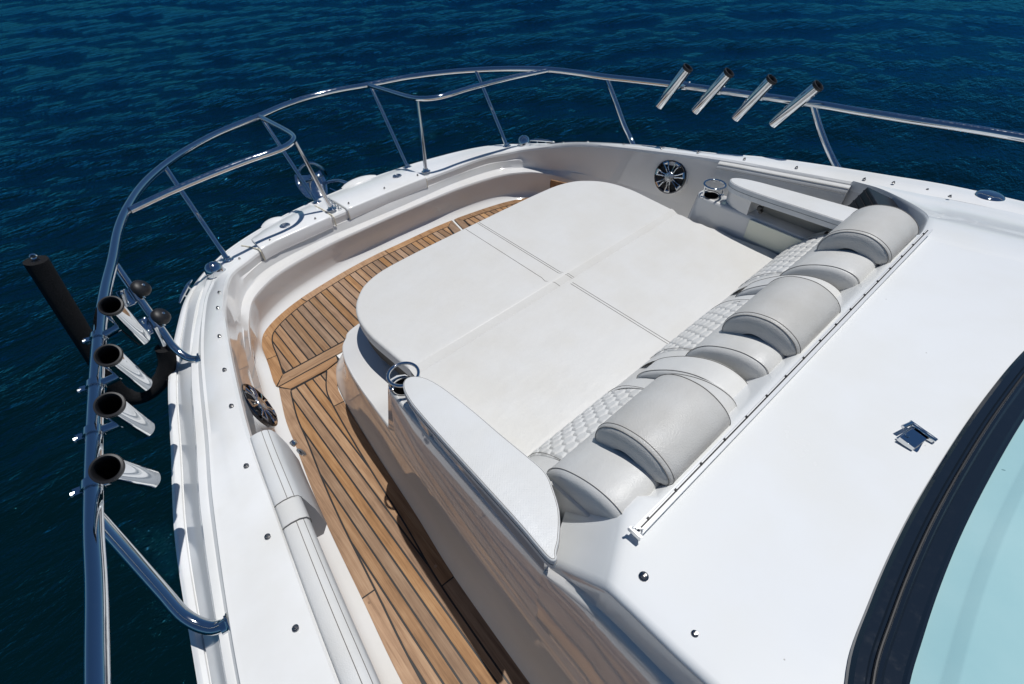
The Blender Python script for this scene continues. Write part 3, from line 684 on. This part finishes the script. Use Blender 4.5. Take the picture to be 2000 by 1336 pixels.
# small latch below the port speaker
lk_ = MB().add(*g_lathe([(.012, 0), (.012, .012), (.010, .016)], (-1.235, 1.30, .33), (1, 0, .4), 16)).add(*g_lathe([(.020, .0), (.020, .006), (.012, .010), (.001, .010)], (-1.225, 1.262, .31), (1, 0, .5), 18)).build('turn_latch', CHR); Y(lk_)

# ------------------------------------------------------------------ sun pad cushions
def at_root(root, *obs):
    for o in obs: o.parent = root; o.location = o.location-root.location
def ribbon(pts, w=.0019, zoff=.0003):
    return g_tube([(p[0], p[1], p[2]+zoff) for p in pts], w*.5, 5)
PZ = .505
fr = [(-.785, 1.158), (-.795, 1.30), (-.802, 1.42), (-.79, 1.53), (-.76, 1.61), (-.71, 1.675), (-.65, 1.722), (-.55, 1.755), (-.40, 1.766), (-.2, 1.769)]
outl = [p[:2] for p in cr([(*p, 0) for p in fr+[(0, 1.769)]+[(-p[0], p[1]) for p in fr[::-1]]], 5)]
def wavy(poly, amp, seed):
    out = []
    for i, p in enumerate(poly):
        out.append((p[0]+amp*math.sin(p[1]*41+seed)+amp*.6*math.sin(p[1]*77+seed*2), p[1]))
    return out
def zfront(x, y):
    k = np.clip((y-1.158)/.042, 0, 1); return PZ-.016*(1-k)**1.0+.0015*math.sin(x*9+y*5)
def g_pad(poly, zf, t, r, nx=90, ny=60, core=.02):
    """rounded slab whose top follows zf: rounded rim rings plus a gridded top"""
    return g_cushion(poly, zf, t, r)
mb = MB().add(*g_cushion(outl, lambda x, y: PZ-.0005*0+0, .052, .012))
# sloping aft lip of the front cushion
padF = mb.build('cushion', VIN, angle=60)
lip = MB().add(*g_loft([[(x, 1.170, PZ-.001), (x, 1.158, PZ-.003), (x, 1.128, PZ-.016), (x, 1.119, PZ-.022), (x, 1.119, PZ-.05)] for x in np.linspace(-.785, .785, 30)])).build('aft_lip', VLIP)
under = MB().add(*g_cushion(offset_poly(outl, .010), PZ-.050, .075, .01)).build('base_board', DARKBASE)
root = empty('sun_pad', (0, 1.45, PZ-.1)); at_root(root, padF, lip, under)
tag(root, 'large rounded forward sun pad cushion nearest the bow', 'sun pad')
mb = MB()
for x in (-.075, .0, .011):
    mb.add(*ribbon([(x, y, PZ+.0002) for y in np.linspace(1.755, 1.215, 12)]+[(x-.006*(0 if x > -.05 else 1), 1.19, PZ+.0002), (x+.02, 1.158, PZ-.003), (x+.03, 1.128, PZ-.016)]))
mb.add(*ribbon([(x, 1.1188, PZ-.021) for x in np.linspace(-.78, .78, 12)]))
o = mb.build('stitching', STITCH); at_root(root, o)
def rear_edge(s):
    return [(s*(.785+.035*t)+s*(.004*math.sin(t*17)+.003*math.sin(t*31)), 1.140-.542*t) for t in np.linspace(0, 1, 26)]
po = rear_edge(1)+rear_edge(-1)[::-1]
padR = MB().add(*g_cushion(po, lambda x, y: PZ-.012, .09, .013)).build('cushion', VIN, angle=60)
root = empty('sun_pad', (0, .85, PZ-.1)); at_root(root, padR)
tag(root, 'white rear sun pad cushion lying against the seat backs', 'sun pad')
mb = MB()
for x in (-.004, .008): mb.add(*ribbon([(x, y, PZ-.0118) for y in np.linspace(1.112, .602, 12)]))
o = mb.build('stitching', STITCH); at_root(root, o)
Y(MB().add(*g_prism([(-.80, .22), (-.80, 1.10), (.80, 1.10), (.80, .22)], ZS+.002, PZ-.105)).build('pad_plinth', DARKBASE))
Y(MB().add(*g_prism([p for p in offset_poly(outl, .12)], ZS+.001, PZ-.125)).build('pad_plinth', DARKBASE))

# ------------------------------------------------------------------ seat backs with head cushions
def extrude_x(prof, x0, x1, ends=((0, .80), (.006, .93), (.018, 1.0)), bow=0.0, nseg=8):
    cy = sum(p[0] for p in prof)/len(prof); cz = sum(p[1] for p in prof)/len(prof); rows = []
    xs = [(x0+d, k) for d, k in ends]+[(x0+ends[-1][0]+(x1-x0-2*ends[-1][0])*t, 1.0) for t in np.linspace(0, 1, nseg+1)[1:-1]]+[(x1-d, k) for d, k in ends[::-1]]
    for x, k in xs:
        t = (x-x0)/(x1-x0); b_ = bow*4*t*(1-t)
        rows.append([(x, cy+(y-cy)*k, cz+(z-cz)*k+b_) for y, z in prof])
    return g_loft(rows, True, True)
base_prof = [(.612, .49), (.598, .512), (.54, .566), (.47, .640), (.43, .69), (.28, .70), (.25, .66), (.25, .49)]
Y(MB().add(*extrude_x(base_prof, -.80, .86, ((0, .96), (.004, .99), (.01, 1)))).build('seat_back_base', VIN, angle=50))
bol = cr([(*p, 0) for p in [(.455, .612), (.466, .655), (.452, .700), (.418, .742), (.372, .772), (.32, .792), (.275, .796), (.242, .788), (.226, .770), (.222, .74), (.24, .60), (.40, .56)]], 4, True)
bol = [(p[0], p[1]) for p in bol]
hdp = cr([(*p, 0) for p in [(.414, .728), (.425, .748), (.420, .785), (.398, .822), (.358, .850), (.305, .862), (.262, .856), (.226, .838), (.206, .815), (.202, .795), (.214, .780), (.255, .792), (.305, .803), (.35, .795), (.385, .765), (.398, .738)]], 4, True)
hdp = [(p[0], p[1]) for p in hdp]
def hexh(u, v, a=.046, rv=.036):
    # 0 on the seams, 1 in the middle of an elongated hexagon cell
    j0 = int(math.floor(v/rv)); ds = []
    for j in range(j0-1, j0+3):
        off = a*.5 if j % 2 else 0.0; i0 = int(math.floor((u-off)/a))
        for i in (i0-1, i0, i0+1, i0+2): ds.append(math.hypot(u-(i*a+off), (v-j*rv)*a*.866/rv))
    ds.sort(); return min(1.0, (ds[1]-ds[0])/(a*.42))
def quilt(x0, x1):
    nu, nv = 190, 70; P0, P1 = np.array((.600, .512)), np.array((.458, .662)); L = np.linalg.norm(P1-P0); nrm = np.array((P1[1]-P0[1], P0[0]-P1[0]))/L
    rows = []
    for i in range(nv+1):
        t = i/nv; r = []
        sag = .010*math.sin(math.pi*t)
        for j in range(nu+1):
            e = j/nu; x = x0+(x1-x0)*e
            edge = min(1, e/.03, (1-e)/.03, (t+.02)/.1, (1.02-t)/.06)
            hgt = .0035+.0065*(1-(1-hexh(x, t*L))**2.2)*max(edge, 0)
            q = P0+(P1-P0)*t+nrm*(hgt+sag); r.append((x, q[0], q[1]))
        rows.append(r)
    return g_loft(rows)
segs = [(-.792, -.312, -.662, -.398, -.722, -.365, 'nearest the port walkway'), (-.183, .270, -.086, .192, -.128, .225, 'in the middle'), (.388, .872, .530, .800, .45, .82, 'on the far starboard side')]
names = ['grey headrest seat back in front of the port cabin edge, nearest of three', 'middle grey headrest seat back between the two folded arm rolls', 'far grey headrest seat back beside the open cubby armrest']
for k, (x0, x1, h0, h1, q0, q1, w) in enumerate(segs):
    root = empty('seat_back', ((x0+x1)/2, .36, .60)); tag(root, names[k], 'seat back', 'seat backs with headrests')
    b_ = MB().add(*extrude_x(bol, x0, x1)).build('bolster', VGREY2, angle=60)
    st = MB()
    for xx in (x0+.016, x1-.016): st.add(*g_tube([(xx, y, z) for y, z in [(.36+(p[0]-.36)*1.004, .68+(p[1]-.68)*1.004) for p in bol][2:38]], 0.0009, 5))
    st = st.build('stitching', STITCH)
    h_ = MB().add(*extrude_x(hdp, h0, h1, ((0, .55), (.003, .80), (.010, .95), (.018, 1.0)), .004)).build('headrest', VGREY, angle=60)
    st2 = MB()
    cyh = sum(p[0] for p in hdp)/len(hdp); czh = sum(p[1] for p in hdp)/len(hdp)
    for xx in (h0+.010, h0+.021, h1-.016):
        kk = .953 if xx < h0+.015 else 1.002
        st2.add(*g_tube([(xx, cyh+(p[0]-cyh)*kk, czh+(p[1]-czh)*kk+.0005+(.004*4*((xx-h0)/(h1-h0))*(1-(xx-h0)/(h1-h0)))) for p in hdp][0:40], 0.0010, 5))
    st2 = st2.build('stitching', STITCH)
    qp = MB().add(*quilt(q0, q1)).build('quilted_panel', VIN2, angle=80)
    at_root(root, b_, st, h_, qp); st2.parent = h_
    # plain end panels beside the quilt
    for (e0, e1) in ((x0-.004, q0-.002), (q1+.002, x1+.004)):
        rows = [[(x, .604-.146*t+.012*math.sin(math.pi*t), .508+.156*t+.012*math.sin(math.pi*t)) for t in np.linspace(0, 1, 9)] for x in np.linspace(e0, e1, 4)]
        o = MB().add(*g_loft(rows)).build('end_panel', VIN2); at_root(root, o)
    mb = MB()
    for xx in (q0, q1):
        mb.add(*g_tube([(xx, .604-.144*t+.016*math.sin(math.pi*t), .512+.154*t+.016*math.sin(math.pi*t)) for t in np.linspace(0, 1, 9)], 0.0009, 5))
    at_root(root, mb.build('stitching', STITCH))
roll = cr([(*p, 0) for p in [(.545, .575), (.540, .610), (.505, .655), (.44, .710), (.375, .745), (.315, .757), (.265, .747), (.238, .72), (.235, .69), (.26, .62), (.40, .54), (.52, .54)]], 4, True)
roll = [(p[0], p[1]) for p in roll]
for k, (x0, x1) in enumerate(((-.302, -.196), (.282, .376))):
    root = empty('arm_roll', ((x0+x1)/2, .38, .60)); tag(root, ('narrow white folded arm roll between the nearest and middle seat backs', 'narrow white folded arm roll between the middle and far seat backs')[k], 'armrest', 'folded arm rolls')
    r_ = MB().add(*extrude_x(roll, x0, x1, ((0, .86), (.005, .95), (.014, 1.0)))).build('padding', VIN2, angle=60)
    mb = MB()
    for xx in (x0+.012, x1-.012): mb.add(*g_tube([(xx, .38+(p[0]-.38)*1.003, .65+(p[1]-.65)*1.003) for p in roll][0:34], 0.0009, 5))
    at_root(root, r_, mb.build('stitching', STITCH))

# ------------------------------------------------------------------ gunwale backrests
def along(ylist, prof, s):
    rows = []
    for y in ylist:
        i = min(range(NT//2+1), key=lambda i: abs(A[i][1]-y)); j = max(i-1, 0); a = A[i].copy()
        lo, hi = (A[i], A[i+1]) if y >= A[i][1] else (A[i-1], A[i])
        t = (y-lo[1])/(hi[1]-lo[1]+1e-9); a = lerp(lo, hi, t)
        tg = hi-lo; inn = np.array((tg[1], -tg[0], 0)); inn /= np.linalg.norm(inn)
        rows.append([((a+inn*d+up*h)[0]*(-s), (a+inn*d+up*h)[1], (a+inn*d+up*h)[2]) for d, h in prof])
    return rows
def scaled(prof, k): return [(d*k[0], h*k[1]+k[2]) for d, h in prof]
roll_p = [(.000, -.030), (-.003, .002), (.004, .008), (.022, .0105), (.042, .008), (.056, -.001), (.061, -.016), (.058, -.034), (.030, -.038)]
full_p = [(.000, -.030), (-.003, .002), (.004, .008), (.022, .0105), (.042, .008), (.056, -.002), (.065, -.024), (.075, -.10), (.078, -.20), (.055, -.24), (.02, -.235)]
def strip(ys, prof, s, m, name='backrest'):
    rows = along(ys, prof, s)
    c0 = [tuple(np.mean([np.array(p) for p in rows[0]], 0)*.25+np.array(p)*.75) for p in rows[0]]; c1 = [tuple(np.mean([np.array(p) for p in rows[-1]], 0)*.25+np.array(p)*.75) for p in rows[-1]]
    return MB().add(*g_loft([c0]+rows+[c1], True, True)).build(name, m, angle=55)
def lines(ys, dh, s):
    mb = MB()
    for d, h in dh: mb.add(*g_tube([r[0] for r in along(ys, [(d, h)], s)], 0.0009, 5))
    return mb.build('stitching', STITCH)
ysA = list(np.linspace(1.20, .905, 10)); ysB = list(np.linspace(.902, .825, 4)); ysC = list(np.linspace(.822, -.9, 26))
root = empty('gunwale_backrest', (-1.34, .6, .45)); tag(root, 'long white stitched backrest roll along the near port gunwale', 'backrest', 'gunwale backrests')
bump_p = [(d*1.02+.0005, h*1.02+.0012) for d, h in roll_p]
at_root(root, strip(ysA, full_p, -1, VPERF), strip(ysB, bump_p, -1, VIN2, 'band'), strip(ysC, roll_p, -1, VIN2, 'roll'), lines(ysA, ((.034, .0100), (.0505, .003)), -1), lines(ysC, ((.034, .0100), (.0505, .003)), -1))
mb = MB()
for y in (.903, .8235): mb.add(*g_tube(along([y], [(d*1.05, h*1.05+.003) for d, h in roll_p[1:8]], -1)[0], 0.0010, 5))
at_root(root, mb.build('stitching', STITCH))
ysS = list(np.linspace(1.24, .60, 22))
root = empty('gunwale_backrest', (1.34, .9, .45)); tag(root, 'white backrest with dark double seams along the far starboard gunwale', 'backrest', 'gunwale backrests')
full_s = [(.0, -.03), (.003, -.012), (.018, -.006), (.034, -.013), (.044, -.032), (.053, -.10), (.058, -.20), (.04, -.24), (.01, -.235)]
at_root(root, strip(ysS, full_s, 1, VIN2), lines(ysS, ((.0365, -.015), (.0465, -.036)), 1))

# ------------------------------------------------------------------ bow rail
RP = [(-1.80, -.9, .892), (-1.755, .1, .862), (-1.690, .60, .843), (-1.661, .80, .836), (-1.637, .995, .829), (-1.583, 1.341, .812), (-1.512, 1.733, .792), (-1.456, 1.981, .779), (-1.402, 2.176, .770), (-1.338, 2.407, .767), (-1.265, 2.60, .762), (-1.159, 2.836, .743), (-1.022, 3.035, .727), (-.855, 3.195, .716), (-.645, 3.335, .705), (-.383, 3.428, .698), (-.19, 3.50, .695), (0, 3.525, .694)]
RPs = RP+[(-p[0], p[1], p[2]) for p in RP[-2::-1]]
rail = Y(MB().add(*g_tube(cr(RPs, 8), .0185, 20)).build('bow_rail', CHR, angle=80))
def sub(o): o.parent = rail; return o
def flange(mb, p, ax, r=.030):
    mb.add(*g_lathe([(r, 0), (r, .003), (r*.75, .006), (.019, .010), (.017, .020)], p, ax, 20))
    x_, y_, z_ = frame(ax)
    for k in range(3): mb.add(*g_lathe([(.0045, .004), (.0045, .007), (.002, .008)], Vector(p)+(x_*math.cos(k*2.1)+y_*math.sin(k*2.1))*r*.78, ax, 8))
for s in (-1, 1):
    M = lambda P: [(-p[0]*s, p[1], p[2]) for p in P]
    loop = cr([(-1.265, 2.562, .764), (-1.09, 2.628, .759), (-.90, 2.678, .755), (-.70, 2.708, .753), (-.56, 2.716, .752), (-.475, 2.74, .750), (-.415, 2.80, .746), (-.390, 2.88, .740), (-.383, 3.0, .731), (-.383, 3.2, .716), (-.383, 3.428, .698)], 6)
    sub(MB().add(*g_tube(M(loop), .0150, 16)).build('pulpit_loop', CHR, angle=80))
    for base, top, r in (((-.344, 3.016, .255), (-.383, 3.39, .700), .0125), ((-.346, 2.775, .306), (-.405, 2.83, .744), .0125), ((-1.0, 2.70, .295), (-1.022, 3.03, .727), .0135)):
        mb = MB().add(*g_tube(M([base, tuple(lerp(base, top, .5)), top]), r, 14)); flange(mb, Vector(M([base])[0])+Vector((0, 0, 0.0)), (0, .1, 1))
        sub(mb.build('stanchion', CHR, angle=60))
    for pts in ([(-1.338, 1.845, .432), (-1.372, 1.875, .437), (-1.395, 1.93, .47), (-1.398, 1.985, .525), (-1.402, 2.08, .650), (-1.404, 2.170, .765)],
                [(-1.546, .714, .578), (-1.585, .735, .580), (-1.615, .785, .602), (-1.624, .845, .655), (-1.632, .92, .735), (-1.638, .99, .823)],
                [(-1.66, -.45, .65), (-1.70, -.43, .652), (-1.735, -.38, .675), (-1.745, -.30, .73), (-1.768, -.15, .865)]):
        mb = MB().add(*g_tube(M(cr(pts, 6)), .0145 if pts[0][1] > 1 else .0155, 16)); flange(mb, M([pts[0]])[0], (s, .12, .08), .027)
        sub(mb.build('stanchion', CHR, angle=60))

# ------------------------------------------------------------------ rod holders clamped to the rail
def rail_near(y, s):
    P = cr(RP, 12); p = min(P, key=lambda q: abs(q[1]-y)); return Vector((-p[0]*s, p[1], p[2]))
def rod(bot, top, s, label, grp):
    bot, top = Vector(bot), Vector(top); d = (top-bot).normalized()
    root = empty('rod_holder', bot); tag(root, label, 'rod holder', grp)
    L = (top-bot).length
    t = MB().add(*g_lathe([(.0265, 0), (.0275, .003), (.0275, L), (.0245, L), (.0245, .02), (.001, .02)], bot, d, 36, False)).build('tube', CHR, angle=60)
    rim = MB().add(*g_lathe([(.0280, L-.012), (.0300, L-.010), (.0315, L-.002), (.0305, L+.003), (.0265, L+.004), (.0235, L), (.0232, L-.03), (.0232, .025), (.001, .025)], bot, d, 36, False)).build('rubber_rim', RUB, angle=50)
    mid = bot+d*(L*.52); rp = rail_near(mid.y, s); ax = (rail_near(rp.y+.05, s)-rail_near(rp.y-.05, s)).normalized()
    v = (mid-rp); v = v-ax*v.dot(ax)
    mb = MB().add(*g_lathe([(.0235, -.013), (.0235, .013), (.019, .013), (.019, -.013), (.0235, -.013)], rp, ax, 24, False))
    mb.add(*g_tube([rp+v*.25, rp+v*.8], .0125, 14)); vo = Vector((-s, 0, .2)) if True else v
    out = Vector((s, 0, 0.25)).normalized()
    mb.add(*g_box(rp+out*.024, (.022, .022, .012), Matrix.Rotation(-.2*s, 3, 'Y')))
    fl = MB().add(*g_tube([mid-d*.006-v.normalized()*.012, mid-d*.05-v.normalized()*.030-Vector((0, 0, .0))], .006, 8))
    cl = mb.build('clamp', CHR); bo = MB().add(*g_tube([rp+out*.018, rp+out*.036], .0042, 8)).add(*g_lathe([(.0068, 0), (.0068, .008), (.003, .010)], rp+out*.032, out, 8)).build('clamp_bolt', CHRD)
    at_root(root, t, rim, cl, bo); return root
PT = [((-1.561, 1.128, .70), (-1.560, .997, .92)), ((-1.530, 1.315, .70), (-1.518, 1.189, .92)), ((-1.491, 1.504, .70), (-1.485, 1.379, .92)), ((-1.442, 1.733, .70), (-1.436, 1.605, .92))]
ordn = ['nearest steel rod holder on the left rail, largest in view', 'second steel rod holder on the left rail counted from the camera', 'third steel rod holder on the left rail, above the foam rack bend', 'farthest steel rod holder on the left rail beside the round black knobs']
for (b_, t_), l in zip(PT, ordn): rod(b_, t_, -1, l, 'port rod holders')
ST = [((1.541, 1.121, 0.72), (1.567, 0.975, 0.938)), ((1.489, 1.308, 0.717), (1.518, 1.187, 0.935)), ((1.429, 1.525, 0.717), (1.469, 1.399, 0.935)), ((1.36, 1.724, 0.714), (1.408, 1.611, 0.931))]
ordn = ['steel rod holder on the far rail right beside the slanted stanchion top', 'second steel rod holder from the right on the far rail', 'third steel rod holder from the right on the far rail', 'leftmost steel rod holder on the far rail']
for (b_, t_), l in zip(ST, ordn): rod(b_, t_, 1, l, 'starboard rod holders')

# ------------------------------------------------------------------ board rack with foam sleeves
root = empty('board_rack', (-1.42, 1.95, .5)); tag(root, 'black foam sleeved board rack clamped outside the left rail with two round knobs', 'board rack')
pth = cr([(-1.412, 1.985, .56), (-1.425, 1.985, .47), (-1.45, 1.99, .385), (-1.505, 1.995, .315), (-1.585, 1.995, .285), (-1.640, 1.992, .320), (-1.646, 1.99, .41), (-1.624, 1.99, .53), (-1.592, 1.99, .75), (-1.563, 1.99, .945)], 6)
fo = MB().add(*g_tube(pth[7:], .0325, 20)).build('foam_sleeve', FOAM, angle=60)
po_ = MB().add(*g_tube(pth, .0125, 12)).add(*g_torus((-1.561, 1.99, .958), (0, 1, 0), .008, .003, 16, 6)).build('rack_tube', CHR)
at_root(root, fo, po_)
legp = cr([(-1.338, 1.845, .432), (-1.372, 1.875, .437), (-1.395, 1.93, .47), (-1.398, 1.985, .525), (-1.402, 2.08, .650), (-1.404, 2.170, .765)], 20)
for (zc) in (.555, .655):
    q = Vector(min(legp, key=lambda p: abs(p[2]-zc))); q2 = Vector(min(legp, key=lambda p: abs(p[2]-zc-.03))); t = (q2-q).normalized()
    sd = Vector((-1, 0, 0)); sd = (sd-t*sd.dot(t)).normalized(); w = t.cross(sd)
    if w.dot(Vector((0, -.85, .5))) < 0: w = -w
    R_ = Matrix((sd, w, t)).transposed()
    mb = MB().add(*g_box(q+sd*.034+w*.012, (.034, .008, .066), R_)).add(*g_lathe([(.0215, -.026), (.0215, .026), (.0175, .026), (.0175, -.026), (.0215, -.026)], q, t, 20, False))
    for h in (-.018, .018): mb.add(*g_lathe([(.0065, 0), (.0065, .004), (.003, .007)], q+sd*.036+t*h*1.1+w*.015, w, 10))
    cl = bevel(mb.build('bracket', CHR), .002)
    kn = MB().add(*g_lathe([(.005, .012), (.006, .026), (.028, .030), (.034, .038), (.033, .050), (.024, .060), (.010, .064), (.001, .0645)], q, (-sd*.62+Vector((0, -.45, .62))).normalized(), 24, False)).build('knob', RUB)
    kb = MB().add(*g_lathe([(.0055, .060), (.0055, .0665), (.002, .068)], q, (-sd*.62+Vector((0, -.45, .62))).normalized(), 10)).build('knob_screw', CHRD)
    at_root(root, cl, kn); kb.parent = kn

# ------------------------------------------------------------------ anchor on the bow roller
root = empty('anchor', (0, 3.3, .15)); tag(root, 'polished plough anchor hanging at the bow beyond the rail', 'anchor')
mb = MB()
def fl(u, v): return None
rid0, rid1 = np.array((-.16, 3.63, .178)), np.array((-.20, 3.46, .052))
rows = []
for t in np.linspace(0, 1, 9):
    rg = lerp(rid0, rid1, t); l_ = lerp((-.275, 3.62, .205), (-.292, 3.47, .095), t); r_ = lerp((-.04, 3.62, .165), (-.10, 3.46, .040), t)
    sw = .8+.2*math.sin(math.pi*t)
    rows.append([rg+(l_-rg)*1.0*sw, rg+(l_-rg)*.6-up*.012, rg-up*.02, rg+(r_-rg)*.6-up*.012, rg+(r_-rg)*sw])
o1 = MB().add(*g_loft(rows)).build('fluke', CHR); sm = o1.modifiers.new('t', 'SOLIDIFY'); sm.thickness = .008
o2 = MB().add(*g_tube(cr([(-.235, 3.60, .19), (-.215, 3.58, .24), (-.165, 3.57, .268), (-.11, 3.57, .255), (-.05, 3.58, .19), (-.03, 3.60, .13)], 6), .010, 10)).build('roll_bar', CHR)
o3 = MB().add(*g_tube(cr([(-.12, 3.62, .06), (-.07, 3.48, .13), (-.03, 3.34, .17), (.0, 3.12, .18)], 6), .014, 10)).add(*g_box((-.02, 3.25, .11), (.07, .22, .01))).add(*g_tube([(-.05, 3.32, .11), (.04, 3.32, .11)], .026, 14)).add(*g_tube([(-.06, 3.14, .12), (-.09, 3.44, .10)], .006, 8)).build('shank', CHR)
at_root(root, o1, o2, o3)
